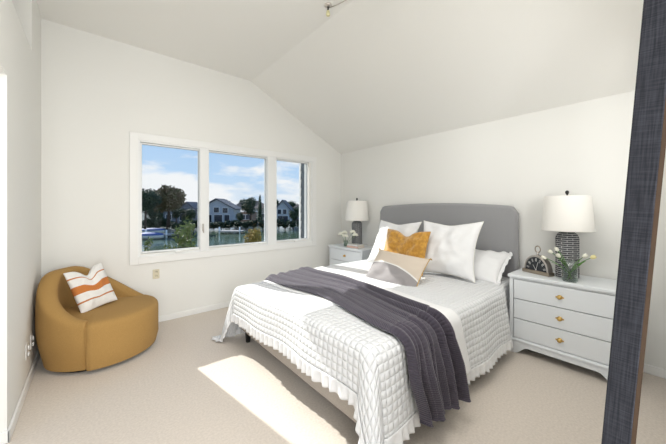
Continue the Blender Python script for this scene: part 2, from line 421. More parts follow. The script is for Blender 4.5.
X0, Y0, Y1, ZT = 1.19, 1.115, 2.915, .648
def bend(r, rho, flare):
    q = PI / 2 - flare * .9
    if r < rho * q: return rho * math.sin(r / rho), rho * (1 - math.cos(r / rho))
    h0, d0 = rho * math.sin(q), rho * (1 - math.cos(q)); e = r - rho * q
    return h0 + e * math.cos(q), d0 + e * math.sin(q)
def sag(x, y): return .055 * sstep(1.6, 2.9, y) * (1 - sstep(1.4, 2.5, x))
def drape(s, t_, lift=0., wav=1.):
    """cloth coordinate (s along X, t_ along Y) -> position on the made bed"""
    a = max(0, X0 - s); bb = 0; sg = 0
    if t_ < Y0: bb, sg = Y0 - t_, -1
    elif t_ > Y1: bb, sg = t_ - Y1, 1
    r = math.hypot(a, bb)
    if r == 0:
        z = ZT - sag(s, t_) + lift + .006 * noise.noise(Vector((s * 2.2, t_ * 2.2, 1))) * wav
        return Vector((s, t_, z))
    phi = math.atan2(bb, a)                       # 0 = foot, pi/2 = side
    rho = .055 + .05 * math.sin(phi) ** 2 * (1 if sg > 0 else .55)
    fl = .12 + (.21 if sg > 0 else .23) * math.sin(2 * phi) ** 2
    cor = math.sin(2 * phi)
    h, d = bend(r * (1 + (.42 if sg > 0 else .30) * cor * cor), rho, fl)
    wv = noise.noise(Vector((s * 2.2, t_ * 2.2, 5)))
    fold = .030 * math.sin(6.5 * phi + .7) * cor * min(1, r / .25) * r / .5
    fold += wav * .012 * min(1, r / .2) * wv
    if a > 0 and bb == 0: fold += wav * .010 * math.sin(t_ * 9) * min(1, r / .3)
    if a == 0: fold += wav * .010 * math.sin(s * 11) * min(1, r / .3)
    z = ZT - sag(s, t_) - d
    h += fold + lift
    if sg < 0 and s > 2.95: h *= lerp(1, .22, sstep(2.95, 3.2, s))
    if z < .014:
        h += min(.03, (.014 - z) * .5); z = .014 + .006 * (1 + math.sin(h * 90))
    bx = min(s, X0) if a > 0 else s
    base = Vector((X0 if a > 0 else s, (Y0 if sg < 0 else Y1) if bb > 0 else t_, 0))
    return Vector((base.x - h * math.cos(phi), base.y + sg * h * math.sin(phi), max(z, .012) + .006 * wav * noise.noise(Vector((s * 2.2, t_ * 2.2, 1))) * max(0, 1 - r * 8)))
EA, EB = .295, .51                                # overhang of foot and sides up to the ruffle seam
s0, s1, t0, t1 = X0 - EA, 3.50, Y0 - EB, Y1 + EB + .06
nu, nv = 124, 150
q = MB()
ss = lambda i: s0 + (s1 - s0) * i / nu
tt = lambda j: t0 + (t1 - t0) * j / nv
q.grid(lambda i, j: drape(ss(i), tt(j)), nu, nv, True, False, lambda i, j: (ss(i), tt(j)))
quilt = q.build('quilt', 'quilt', solid=.008)
tag(quilt, 'white quilted coverlet with square stitching spread over the bed, hanging at foot and sides', 'quilt')
# ruffle: path round the three free edges
path = []
st = .009
x = s1
while x > s0: path.append((x, t0, (0, -1))); x -= st
y = t0
while y < t1: path.append((s0, y, (-1, 0))); y += st
x = s0
while x < s1: path.append((x, t1, (0, 1))); x += st
RW = .082
def ruf(i, j):
    sx, ty, (dx, dy) = path[i]; e = RW * j / 6 - .006
    p = drape(sx + dx * e, ty + dy * e); p0 = drape(sx + dx * (e - .02), ty + dy * (e - .02))
    ph = i * .80 + 3.5 * noise.noise(Vector((i * .06, 0, 0)))
    amp = .011 * (1 + .7 * noise.noise(Vector((i * .11, 3, 0)))) * (j / 6) ** .8
    out = Vector((dx, dy, 0))
    if i < len(path) - 1:
        q2 = drape(path[i + 1][0] + dx * e, path[i + 1][1] + dy * e); tan = q2 - p; tan.z = 0
        if tan.length > 1e-5:
            nn = Vector((tan.y, -tan.x, 0)).normalized()
            if nn.dot(out) < 0: nn = -nn
            out = nn
    p = p + out * (amp * math.sin(ph) + .006)
    p.z += .010 * noise.noise(Vector((i * .13, 7, 0))) * (j / 6)
    p.z = max(p.z, .012)
    return p
rm = MB(); rm.grid(ruf, len(path) - 1, 6, True)
tag(rm.build('ruffle', 'ruffle', quilt, solid=.003), 'gathered white ruffle along the hem')

# white smooth blanket and plum throw laid across the bed
def runner(y_far_drop, y_near_drop, edges, lift, foldf, nl=150, nw=60):
    Lt = y_far_drop + (Y1 - Y0) + y_near_drop
    def P(i, j):
        l = Lt * i / nl; w = j / nw
        ty = Y1 + y_far_drop - l
        a, b = edges(ty)
        x = a + (b - a) * w
        rho_l = lift + foldf(w, ty)
        bb = 0; sg = 0
        if ty < Y0: bb, sg = Y0 - ty, -1
        elif ty > Y1: bb, sg = ty - Y1, 1
        rho = .1 if sg > 0 else .085
        if bb == 0: return Vector((x, ty, ZT - sag(x, ty) + rho_l + .004 * noise.noise(Vector((x * 2.2, ty * 2.2, 1)))))
        h, d = bend(bb, rho, .10)
        ang = min(bb / rho, PI / 2)
        yy = (Y0 if sg < 0 else Y1) + sg * (h + rho_l * math.sin(ang) + .008 * min(1, bb / .2))
        return Vector((x, yy, max(.02, ZT - sag(x, ty) - d + rho_l * math.cos(ang))))
    return P, nl, nw, Lt
def edges_blanket(y):
    if y < Y0: u = (Y0 - y) / .5; return (1.48 + .10 * u, 2.06 + .10 * u)
    u = (y - Y0) / (Y1 - Y0); return (lerp(1.48, 1.44, u), lerp(2.06, 2.28, u))
P, nl, nw, Lt = runner(.20, .50, edges_blanket, .012, lambda w, y: .003 * math.sin(w * 9 + y * 2))
m = MB(); m.grid(P, nl, nw, True)
tag(m.build('folded_blanket', 'blanket', solid=.006), 'smooth white blanket strip folded across the bed beneath the plum throw', 'blanket')
def edges_throw(y):
    if y < Y0:
        u = (Y0 - y) / .55
        return (1.36 + .11 * u + .012 * math.sin(9 * u), 1.84 + .07 * u)
    u = (y - Y0) / (Y1 - Y0)
    return (lerp(1.37, 1.49, sstep(0, .5, u)), lerp(1.86, 2.10, sstep(-.1, .7, u)))
def tfold(w, y):
    ww = w + .05 * math.sin(y * 2.1 + w * 3)
    f = abs(math.sin(ww * PI * 5.0)) ** .55 * .028 + .024 * max(0, math.sin(ww * PI * 9 + 1.3 + y * .8))
    f += .010 * noise.noise(Vector((w * 6, y * 1.2, 3)))
    if y < Y0: f += .034 * min(1, (Y0 - y) / .3) * (1 + math.sin(ww * PI * 7 + .6)) * .8
    e = min(w, 1 - w) / .05
    return f * min(1, e) + .003
P, nl, nw, Lt = runner(.13, .54, edges_throw, .020, tfold, 170, 150)
m = MB(); m.grid(P, nl, nw, True, False, lambda i, j: (.6 * j / nw, Lt * i / nl))
thr = m.build('throw_blanket', 'throw', solid=.006)
tag(thr, 'dark plum ribbed throw laid in lengthwise folds across the bed, hanging down the near side', 'throw')
# fringe-free hem: rolled lower edge
hem = MB(); hem.tube([P(nl, j) + Vector((0, 0, .004)) for j in range(0, nw + 1, 2)], .007, 6)
hem.build('hem', 'throw', thr)

# ------------------------------------------------------------------ pillows
def pillow_mesh(W, H, T, pinch=.06, chop=0., wr=.01, seed=0, n=36, pw=.42, flange=0.):
    def shape(a, b, side):
        px = a * W / 2 * (1 - pinch * (1 - b * b)); pz = b * H / 2 * (1 - pinch * (1 - a * a))
        if chop: pz -= chop * math.exp(-(a / .33) ** 2) * ((b + 1) / 2) ** 1.5
        A, Bq = 1 - a * a, 1 - b * b
        th = T / 2 * max(0, A * Bq) ** pw
        nz = noise.noise(Vector((a * 2.3 + seed, b * 2.3, side * 3.1))) + .5 * noise.noise(Vector((a * 5 + seed, b * 5, side * 2.1)))
        th *= 1 + 2.2 * wr / max(T, .05) * nz * 2
        if chop: th *= 1 - .35 * math.exp(-(a / .22) ** 2) * ((b + 1) / 2) ** 2
        return Vector((px, side * th, pz))
    m = MB()
    g = lambda i: math.sin((i / n - .5) * PI)      # denser at the rim
    for side in (-1, 1):
        m.grid(lambda i, j: shape(g(i), g(j), side), n, n, True, False, lambda i, j: ((g(i) + 1) / 2, (g(j) + 1) / 2))
    rim = []
    for i in range(n): rim.append(shape(g(i), -1, 0))
    for i in range(n): rim.append(shape(1, g(i), 0))
    for i in range(n): rim.append(shape(g(n - i), 1, 0))
    for i in range(n): rim.append(shape(-1, g(n - i), 0))
    return m, rim
def place(o, loc, lean, rz, roll=0):
    """pillow local: x width, -y front, z up. lean: tips the top back (+y)."""
    o.matrix_world = Matrix.Translation(loc) @ Matrix.Rotation(rz, 4, 'Z') @ Matrix.Rotation(-lean, 4, 'X') @ Matrix.Rotation(roll, 4, 'Y')
def pillow(name, label, cat, W, H, T, loc, lean, rz, material, piping=None, roll=0, flange=0, **k):
    m, rim = pillow_mesh(W, H, T, **k)
    o = m.build(name, material); tag(o, label, cat)
    if piping:
        MB().tube(rim, .005, 6, closed=True).build('piping', piping, o)
    if flange:
        R = len(rim)
        def F(i, j):
            p = rim[i % R]; a = rim[(i + 1) % R] - rim[i - 1]; d = Vector((a.z, 0, -a.x)).normalized()
            if d.dot(p) < 0: d = -d
            return p + d * (flange * j / 3 - .004) + Vector((0, (j / 3) * .012 * math.sin(i * 1.1), 0))
        MB().grid(F, R, 3, True, True).build('flange', material, o, solid=.004)
    place(o, loc, lean, rz, roll)
    return o
RZ = -PI / 2    # front of the pillow (-y) turned to face -X
g1 = 'white square pillows'
pillow('euro_pillow', 'large white square pillow with piping standing at the right, in front of the headboard', 'pillow', .70, .66, .19, (3.07, 1.66, .958), math.radians(24), RZ + .05, 'pillow', 'piping', pinch=.14, seed=3, roll=-.02, chop=.015, wr=.016)
pillow('euro_pillow', 'large white square pillow standing at the left behind the mustard pillow', 'pillow', .70, .64, .19, (3.10, 2.44, .945), math.radians(26), RZ - .04, 'pillow', 'piping', pinch=.13, seed=8, chop=.02, wr=.016)
pillow('sleeping_pillow', 'white sleeping pillow with ruffled edge lying at the near side of the headboard', 'pillow', .78, .46, .20, (3.29, 1.545, .778), math.radians(56), RZ + .02, 'pillow', None, pinch=.05, seed=12, flange=.035)
pillow('sleeping_pillow', 'white sleeping pillow lying at the window side behind the left square pillow', 'pillow', .74, .46, .20, (3.29, 2.52, .778), math.radians(56), RZ, 'pillow', None, pinch=.05, seed=17, flange=.035)
pillow('velvet_pillow', 'mustard yellow crushed velvet pillow in the middle, with a dip in its top edge', 'pillow', .60, .50, .17, (2.86, 2.09, .905), math.radians(20), RZ + .03, 'velvet', 'velvet', pinch=.06, chop=.07, seed=21, wr=.02)
def scallop(nt, sp, tc):
    # grey lower field whose upper edge is a gentle arc
    x = math_node(nt, 'SUBTRACT', sp.outputs[0], .30)
    arc = math_node(nt, 'SUBTRACT', .56, math_node(nt, 'MULTIPLY', math_node(nt, 'MULTIPLY', x, x), .5))
    return math_node(nt, 'LESS_THAN', sp.outputs[1], arc)
def scallop2(nt, sp, tc):
    x = math_node(nt, 'SUBTRACT', sp.outputs[0], .30)
    arc = math_node(nt, 'SUBTRACT', .60, math_node(nt, 'MULTIPLY', math_node(nt, 'MULTIPLY', x, x), .5))
    return math_node(nt, 'LESS_THAN', sp.outputs[1], arc)
M['lumbar'] = mat('lumbar_cloth', (.6, .5, .4), .95, extra=stripes_extra([(scallop2, 0, (.80, .78, .74)), (scallop, 0, (.33, .31, .31))], (.66, .57, .47)))
lum = pillow('lumbar_pillow', 'small oblong pillow, beige above and grey below a curved white line, in front', 'pillow', .64, .40, .15, (2.47, 1.915, .755), math.radians(40), RZ + .06, 'lumbar', 'tassel', roll=.06, pinch=.04, seed=31, n=32)
for sx in (-1, 1):
    for sz in (-1, 1):
        tm = MB(); px, pz = sx * .32, sz * .20
        for k_ in range(7):
            a = 2 * PI * k_ / 7
            tm.tube([(px, 0, pz), (px + sx * .010 + .005 * math.cos(a), .006 * math.sin(a), pz + sz * .012), (px + sx * .018 + .009 * math.cos(a), .009 * math.sin(a), pz + sz * .012 - .010)], .003, 5)
        tag(tm.build('tassel', 'tassel', lum), 'tan tassel')

# ------------------------------------------------------------------ nightstands
def nightstand(loc, label):
    o = thing('nightstand', label, 'nightstand', loc)
    # local: front at x=0 facing -X, depth to +.46, width +-.37 along y, height .745
    D, W, Hh = .455, .412, .765
    c = MB()
    c.box(0.012, D, -W + .012, -W + .034, .10, .735).box(0.012, D, W - .034, W - .012, .10, .735)     # sides
    c.box(D - .02, D, -W + .03, W - .03, .10, .735)
    c.box(.004, .03, -W + .012, -W + .045, .10, .735).box(.004, .03, W - .045, W - .012, .10, .735)   # stiles
    c.box(.004, .03, -W + .045, W - .045, .720, .735); c.box(.004, D, -W + .045, W - .045, .120, .148)
    c.build('body', 'white', o, bevel=.003)
    MB().box(-.012, D + .01, -W, W, .735, Hh).build('top', 'white', o, bevel=.006)
    MB().box(-.008, D, -W + .004, W - .004, .118, .142).build('moulding', 'white', o, bevel=.006)
    # arched apron
    ap = []
    y = -W + .01
    n_ = 36
    for i in range(n_ + 1):
        u = -1 + 2 * i / n_; yy = u * (W - .01)
        d = 1 - abs(u)
        z = 0 if d < .12 else .075 * min(1, ((d - .12) / .26)) ** .5 if d < .38 else .075
        if .12 <= d < .38:
            q_ = (d - .12) / .26; z = .075 * (q_ * q_ * (3 - 2 * q_))
        ap.append((yy, z))
    a = MB()
    def strip(x0_, x1_):
        vs = []; 
        for yy, z in ap: vs += [(x0_, yy, z), (x0_, yy, .128), (x1_, yy, z), (x1_, yy, .128)]
        fs = []
        for i in range(n_):
            b = 4 * i; c_ = b + 4
            fs += [(b, c_, c_ + 1, b + 1), (b + 2, b + 3, c_ + 3, c_ + 2), (b, b + 2, c_ + 2, c_), (b + 1, c_ + 1, c_ + 3, b + 3)]
        fs += [(0, 1, 3, 2), (4 * n_, 4 * n_ + 2, 4 * n_ + 3, 4 * n_ + 1)]
        a.add(vs, fs)
    strip(.0, .022)
    a.build('apron', 'white', o)
    for sy in (-1, 1):
        b = MB(); y_ = sy * (W - .02)
        b.box(.022, .07, min(y_, y_ - sy * .02), max(y_, y_ - sy * .02), 0, .128); b.box(D - .06, D, min(y_, y_ - sy * .03), max(y_, y_ - sy * .03), 0, .128)
        b.box(.06, D - .05, min(y_, y_ - sy * .02), max(y_, y_ - sy * .02), .07, .128)
        b.build('foot', 'white', o)
    MB().box(.025, .03, -W + .04, W - .04, .15, .72).build('inner_panel', 'gap', o)
    hz = (.720 - .150) / 3
    for i in range(3):
        z0 = .150 + i * hz
        d = MB().box(.003, .022, -W + .050, W - .050, z0 + .003, z0 + hz - .004)
        dr = d.build('drawer', 'white', o, bevel=.004)
        zc = z0 + hz / 2
        T = Matrix.Translation((.003, 0, zc)) @ Matrix.Rotation(-PI / 2, 4, 'Y')
        kb = MB().lathe([(0, 0), (.020, 0), (.020, .002), (.007, .004), (.006, .016), (.015, .021), (.016, .027), (.010, .031), (0, .032)], 0, 0, 20, T=T)
        kb.box(-.003, .001, -.030, .030, zc - .006, zc + .006)
        tag(kb.build('knob', 'brass', dr), 'brass knob on an oval back plate')
    return o
nightstand((3.165, .655, 0), 'white three-drawer nightstand with brass knobs at the near side of the bed')
nightstand((3.175, 3.49, 0), 'white nightstand with brass knobs in the corner on the window side of the bed')

# ------------------------------------------------------------------ lamps
def lamp(loc, label):
    o = thing('table_lamp', label, 'lamp', loc)
    pr = [(0, 0), (.080, 0), (.086, .006)]
    n_ = 22
    for i in range(n_ + 1):
        z = .012 + .345 * i / n_
        pr.append((.088 + .0012 * (-1) ** i, z))
    for i in range(1, 9):
        a = PI / 2 * i / 8; pr.append((.030 + .058 * math.cos(a), .357 + .072 * math.sin(a)))
    pr += [(.022, .431), (0, .431)]
    MB().lathe(pr, 0, 0, 40, True, True).build('base', 'lampbase', o)
    MB().lathe([(0, .429), (.014, .429), (.014, .47), (.006, .475), (.006, .77), (0, .77)], 0, 0, 12).build('stem', 'black', o)
    MB().lathe([(.198, .437), (.1985, .440), (.1725, .759), (.171, .762), (.1695, .759), (.1955, .440), (.198, .437)], 0, 0, 48).build('lamp_shade', 'shade', o)
    h = MB()
    for k_ in range(3):
        a = 2 * PI * k_ / 3 + .4; h.tube([(0, 0, .755), (.17 * math.cos(a), .17 * math.sin(a), .755)], .0022, 6)
    h.build('shade_spider', 'silver', o)
    MB().lathe([(0, .765), (.008, .765), (.006, .775), (.014, .787), (.016, .799), (.010, .811), (0, .815)], 0, 0, 16).build('finial', 'black', o)
    return o
lamp((3.42, .652, .7655), 'table lamp with dark dashed ceramic base and white drum shade, near side of the bed')
lamp((3.42, 3.45, .7655), 'table lamp with dark base and white shade on the corner nightstand near the window')

# ------------------------------------------------------------------ mantel clock
ck = thing('mantel_clock', 'silver half-round clock with black dial and ring handle on the near nightstand', 'clock', (3.372, .872, .7655), math.radians(-112)); ck.scale = (1, 1, 1.22)
# local: front -y, width x
R_ = .122
def half_ring(r0, r1, y0, y1, n_=28, z=.028):
    m = MB(); vs = []
    for i in range(n_ + 1):
        a = PI * i / n_
        for r in (r0, r1):
            for y in (y0, y1): vs.append((r * math.cos(a), y, z + r * math.sin(a)))
    fs = []
    for i in range(n_):
        b = 4 * i; c_ = b + 4
        fs += [(b, c_, c_ + 1, b + 1), (b + 2, b + 3, c_ + 3, c_ + 2), (b, b + 2, c_ + 2, c_), (b + 1, c_ + 1, c_ + 3, b + 3)]
    fs += [(0, 1, 3, 2), (4 * n_, 4 * n_ + 2, 4 * n_ + 3, 4 * n_ + 1)]
    return m.add(vs, fs, None, False)
half_ring(R_ - .014, R_, -.034, .034).build('case', 'silver', ck, bevel=.003)
half_ring(.002, R_ - .012, -.022, .028).build('dial', 'dial', ck)
MB().box(-R_ - .012, R_ + .012, -.04, .04, 0, .028).build('plinth', 'pewter', ck, bevel=.004)
nm = MB()
for k_ in range(7):
    a = PI * (k_ + .5) / 7
    for off, L_ in ((-.0055, .026), (.0, .026), (.0055, .026)) if k_ % 2 else ((-.004, .026), (.004, .026)):
        T = Matrix.Translation((0, 0, .028)) @ Matrix.Rotation(-a, 4, 'Y')
        nm.box(R_ - .050, R_ - .050 + L_, -.0245, -.0235, off - .0012, off + .0012, T=T)
nm.build('numerals', 'numeral', ck)
hd = MB()
for a, L_ in ((1.25, .070), (2.2, .048)):
    T = Matrix.Translation((0, 0, .030)) @ Matrix.Rotation(-a, 4, 'Y'); hd.box(0, L_, -.027, -.0255, -.0015, .0015, T=T)
hd.lathe([(0, 0), (.006, 0), (.006, .004), (0, .004)], 0, 0, 12, T=Matrix.Translation((0, -.0245, .032)) @ Matrix.Rotation(PI / 2, 4, 'X'))
hd.build('clock_hand', 'numeral', ck)
MB().tube([(0, 0, R_ + .026), (0, 0, R_ + .052)], [.010, .007], 12).build('crown_stem', 'silver', ck)
MB().tube([(.026 * math.cos(2 * PI * i / 24), 0, R_ + .075 + .026 * math.sin(2 * PI * i / 24)) for i in range(24)], .0045, 8, closed=True).build('ring_handle', 'pewter', ck)

# ------------------------------------------------------------------ vases and flowers
def vase(loc, label, r, h):
    o = thing('glass_vase', label, 'vase', loc)
    pr = [(0, .004), (r * .9, .004), (r, .012), (r * .97, h * .5), (r * 1.02, h), (r * .98, h), (r * .92, h * .5), (r * .93, .014), (0, .012)]
    MB().lathe([(0, 0)] + [(r * .9, 0)] + pr[2:], 0, 0, 28).build('vessel', 'vase', o)
    MB().lathe([(0, .015), (r * .9, .016), (r * .88, h * .55), (0, h * .55)], 0, 0, 20).build('water', 'water', o)
    return o
VX, VY, VZ = 3.245, .60, .7655
vase((VX, VY, VZ), 'clear glass vase of water with white tulips on the near nightstand', .056, .185)
heads = [(3.20, .715, 1.005, 'petal'), (3.26, .685, 1.020, 'petal'), (3.20, .66, .975, 'petal'), (3.17, .755, .955, 'petal'), (3.27, .515, .985, 'petal'), (3.27, .465, .985, 'petaly')]
tl = ['leftmost white tulip, lowest of the left bunch', 'white tulip on top of the bunch', 'white tulip in the middle of the bunch', 'white tulip bending far left toward the clock', 'white tulip stretching right against the wall', 'yellowish tulip stretching furthest right']
tl = ['white tulip at the upper left of the bunch in the near vase', 'white tulip topmost in the near vase', 'white tulip lowest in the middle of the near vase', 'white tulip bending furthest left toward the clock', 'white tulip leaning right out of the near vase, beside the outermost bloom', 'yellowish tulip reaching furthest right from the near vase']
for (x, y, z, pm), lb in zip(heads, tl):
    o = thing('tulip', lb, 'flower', (VX, VY, VZ + .02), 0, None)
    base = Vector((0, 0, 0)); end = Vector((x - VX, y - VY, z - VZ - .02))
    mid = Vector((end.x * .25, end.y * .22, end.z * .62))
    pts = []
    for i in range(9):
        u = i / 8; pts.append(Vector(((random.random() - .5) * .001, 0, 0)) + (1 - u) ** 2 * Vector((-end.x * .15, -end.y * .12, 0)) + 2 * u * (1 - u) * mid * 1.15 + u * u * end)
    MB().tube(pts, .0028, 6).build('stem', 'green', o)
    d = (pts[-1] - pts[-2]).normalized(); Tq = d.to_track_quat('Z', 'Y').to_matrix().to_4x4()
    f = MB()
    for k_ in range(6):
        a = 2 * PI * k_ / 6; rr = .011 if k_ % 2 else .013
        def Pp(i, j, a=a, rr=rr):
            u = i / 5; v = (j / 4 - .5) * 2
            w = rr * math.sin(PI * (.12 + .80 * u)) ** .8
            rad = .004 + rr * 1.05 * math.sin(PI * min(1, .10 + u * .72))
            ang = a + v * w / max(rad, .004) * .75
            return end + Tq.to_3x3() @ Vector((rad * math.cos(ang), rad * math.sin(ang), .040 * u))
        f.grid(Pp, 5, 4, True)
    f.build('bloom', pm, o)
    lf = MB(); side = Vector((-d.y, d.x, .2)).normalized()
    def Lf(i, j):
        u = i / 8; v = j / 2 - .5; p = pts[2] * (1 - u) + (pts[-1] * .80 + Vector((0, 0, .02 * math.sin(PI * u))) + side * .025) * u
        return p + Vector((.5, .6, .3)).normalized() * v * .022 * math.sin(PI * (.08 + .9 * u)) + side * .012 * math.sin(PI * u)
    lf.grid(Lf, 8, 2, True); lf.build('leaf', 'green', o, solid=.001)
# left nightstand: books, vase with white blooms
bk = thing('book', 'blush spined book lying flat under a white book on the corner nightstand', 'book', (3.30, 3.36, .7655), .1, 'books on the corner nightstand')
def book(o, w, d, h, m):
    MB().box(-d, d, -w, w, 0, .003).box(-d, d, -w, w, h - .003, h).box(-d, -d + .003, -w, w, 0, h).build('cover', m, o, bevel=.001)
    MB().box(-d + .003, d - .004, -w + .004, w - .004, .003, h - .003).build('pages', 'paper', o)
book(bk, .12, .085, .028, 'bookp')
bk2 = thing('book', 'white covered book on top of the blush book, corner nightstand', 'book', (3.30, 3.36, .7940), .05, 'books on the corner nightstand')
book(bk2, .115, .08, .024, 'bookw')
vase((3.26, 3.555, .7655), 'small clear glass vase with white blooms on the corner nightstand', .036, .10)
for i, (x, y, z) in enumerate([(3.22, 3.63, .955), (3.24, 3.56, .985), (3.20, 3.50, .935), (3.24, 3.37, 1.01), (3.24, 3.31, .965)]):
    o = thing('white_flower', ['outermost white bloom toward the window in the corner vase', 'topmost white bloom on the window side of the corner vase', 'lowest white bloom in the centre of the corner vase', 'white bloom in front of the corner lamp base', 'white bloom above the books, nearest the bed'][i], 'flower', (3.26, 3.555, .7655), 0)
    e = Vector((x - 3.26, y - 3.555, z - .7655))
    MB().tube([(0, 0, 0), e * .5 + Vector((0, 0, .03)), e], .002, 6).build('stem', 'green', o)
    b = MB()
    for k_ in range(12):
        a = k_ * 2.4; th = .3 + 1.2 * k_ / 12
        dd = Vector((math.cos(a) * math.sin(th), math.sin(a) * math.sin(th), math.cos(th)))
        b.blob(e + dd * .032, (.024, .024, .016), 1, .2)
    b.build('bloom', 'petal', o)

# ------------------------------------------------------------------ armchair
AC = Vector((.072, 3.632)); ang0 = math.radians(-36)
ch = thing('armchair', 'mustard yellow barrel armchair with rounded wraparound back in the corner by the window', 'armchair', (AC.x, AC.y, 0), ang0 + PI / 2)
# local: front is -y
OA = math.radians(68)
ZS = .425
def rim_h(dl): return ZS + .015 + (.81 - ZS) * sstep(OA * .9, math.radians(165), dl)
def rad(dl, z):
    r = .472 - .055 * (1 - sstep(0, .32, z)) - .02 * sstep(.55, .85, z)
    r *= 1 - .035 * sstep(math.radians(105), math.radians(150), dl)
    return r
NA = 72
def sh(i, j):
    A = OA + (2 * PI - 2 * OA) * i / NA; A2 = A if A <= PI else A - 2 * PI
    dl = abs(A2); hh = max(rim_h(dl), ZS)
    th = .13 + .015 * sstep(PI / 2, PI, dl)
    if j <= 6: o_, z = 0, .035 + (hh - .055 - .035) * j / 6
    elif j <= 13:
        a = PI * (j - 6) / 8; o_, z = th / 2 * (1 - math.cos(a)), hh - .055 + .055 * math.sin(a)
    else:
        q_ = (j - 14) / 4; o_, z = th + .02 * q_, lerp(hh - .055, min(ZS - .10, hh - .1), q_)
    r = rad(dl, z) - o_
    return Vector((r * math.sin(A2), -r * math.cos(A2), z))
m = MB(); m.grid(sh, NA, 18, True)
# end caps of the arms
for i in (0, NA):
    vs = [sh(i, j) for j in range(19)]; cpt = Vector((sum(v.x for v in vs) / 19, sum(v.y for v in vs) / 19, .2)); m.add(vs + [cpt], [(j, j + 1, 19) for j in range(18)] + [(18, 0, 19)])
m.build('shell', 'chair', ch, sub=1)
# seat with bowed front
def seat_rad(A):
    dl = abs(A)
    if dl < OA + .02: return rad(dl, .3) + .004
    return rad(dl, .3) - .10
def seatP(i, j):
    A = -PI + 2 * PI * i / 96; R0 = seat_rad(A); 
    dl = abs(A); k_ = sstep(OA + .005, OA + .10, dl); R0 = lerp(rad(dl, .3) + .004, rad(dl, .3) - .10, k_)
    zt = ZS + .012
    P_ = [(0, .035), (0, .12), (0, .22), (0, .32), (0, zt - .05), (.006, zt - .025), (.02, zt - .008), (.045, zt), (.12, zt + .008), (.25, zt + .012), (.36, zt + .012), (.455, zt + .012)]
    o_, z = P_[j]
    r = max(0, R0 - o_) if j < 11 else 0
    if j < 2: r -= .02 * (1 - j)
    return Vector((r * math.sin(A), -r * math.cos(A), z))
m = MB(); m.grid(seatP, 96, 11, True, True)
m.build('seat', 'chair', ch)
for sgn in (-1, 1):
    A = sgn * (OA + .005)
    MB().tube([Vector(((rad(OA, z) + .004) * math.sin(A), -(rad(OA, z) + .004) * math.cos(A), z)) for z in (.05, .12, .2, .3, .38, .41)], .0045, 6).build('seam', 'chair', ch)
MB().lathe([(0, 0), (.37, 0), (.39, .04), (0, .04)], 0, 0, 40).build('plinth', 'chairdark', ch)
cu = pillow('striped_cushion', 'white cushion with rust orange stripes standing in the mustard armchair', 'cushion', .33, .42, .13, (-.005, 3.66, .640), math.radians(24), math.radians(30), 'stripe', None, roll=-.13, pinch=.05, chop=.075, seed=40, wr=.012)

# ------------------------------------------------------------------ leaning mirror at the right edge (seen edge on)
mr = thing('leaning_mirror', 'tall slate blue wooden framed floor mirror leaning at the right edge, seen from its side', 'mirror', (.75, .156, 0))
Lm, Wm, Th = 2.0, .66, .038
tilt = math.atan(.067)
mr.rotation_euler = (tilt, 0, math.radians(2.6))
fm = MB(); fw = .09
fm.box(0, fw, -Th, 0, 0, Lm).box(Wm - fw, Wm, -Th, 0, 0, Lm).box(fw, Wm - fw, -Th, 0, 0, fw).box(fw, Wm - fw, -Th, 0, Lm - fw, Lm)
tag(fm.build('frame', 'slate', mr, bevel=.002), 'slate blue distressed wood frame')
bkm = MB(); e = .006
bkm.box(.001, fw - .02, -Th - e, -Th, 0.01, Lm - .01).box(Wm - fw + .02, Wm - .01, -Th - e, -Th, 0.01, Lm - .01).box(fw - .02, Wm - fw + .02, -Th - e, -Th, .01, fw - .02).box(fw - .02, Wm - fw + .02, -Th - e, -Th, Lm - fw + .02, Lm - .01)
tag(bkm.build('back_frame', 'rawwood', mr), 'raw brown wood back of the frame')
MB().box(fw - .02, Wm - fw + .02, -Th - .003, -Th + .004, fw - .02, Lm - fw + .02).build('backing_board', 'blackwood', mr)
MB().box(fw - .003, Wm - fw + .003, -.014, -.010, fw - .003, Lm - fw + .003).build('mirror_glass', 'mirror', mr)

# ------------------------------------------------------------------ small ceiling light at the fold
cl = thing('ceiling_light', 'small metal ceiling light with yellow glass at the fold of the ceiling', 'light', (1.70, 2.10, 3.325))
MB().lathe([(0, 0), (.035, 0), (.035, -.008), (.01, -.018), (0, -.018)], 0, 0, 20).build('canopy', 'silver', cl)
MB().tube([(0, 0, -.015), (0, 0, -.06)], .008, 8).build('stem', 'black', cl)
MB().tube([(0, 0, -.03), (.05, -.10, -.02), (.12, -.45, -.015), (.2, -1.3, -.015)], .004, 6).build('cable', 'silver', cl)
MB().lathe([(0, -.05), (.014, -.055), (.02, -.09), (.016, -.10), (0, -.10)], 0, 0, 16).build('glass_shade', mat('yellow_glass', (.75, .70, .42), .3), cl)

# ------------------------------------------------------------------ outside
F_ = Vector((math.cos(math.radians(50.02)), math.sin(math.radians(50.02)), 0)); R3 = Vector((F_.y, -F_.x, 0)); CH = 1.42; FP = 286.8
def at(px, D, py=None):
    """ground-plan point seen at photo column px at distance D (z from row py)"""
    p = F_ * D + R3 * ((px - 333) / FP * D)
    p.z = CH + (207.4 - py) / FP * D if py is not None else 0
    return p
ZW = -2.8
struct(MB().box(-160, 160, 8, 62, ZW - .5, ZW), 'lake_water', 'lake')
def hillP(i, j):
    x = -150 + 300 * i / 60; y = 58 + 200 * j / 24; u = j / 24
    z = ZW - .1 + min(1, j / 2) * 1.0 + 5.0 * sstep(.1, 1, u) + 2.2 * noise.noise(Vector((x * .03, y * .03, 0))) * sstep(.1, .4, u)
    return Vector((x, y, z))
struct(MB().grid(hillP, 60, 24, True), 'far_bank', 'hill')
struct(MB().box(-30, 30, 4.4, 9, ZW - .4, ZW + .3), 'near_bank', 'bank')
yaw0 = math.radians(50.02 - 90)
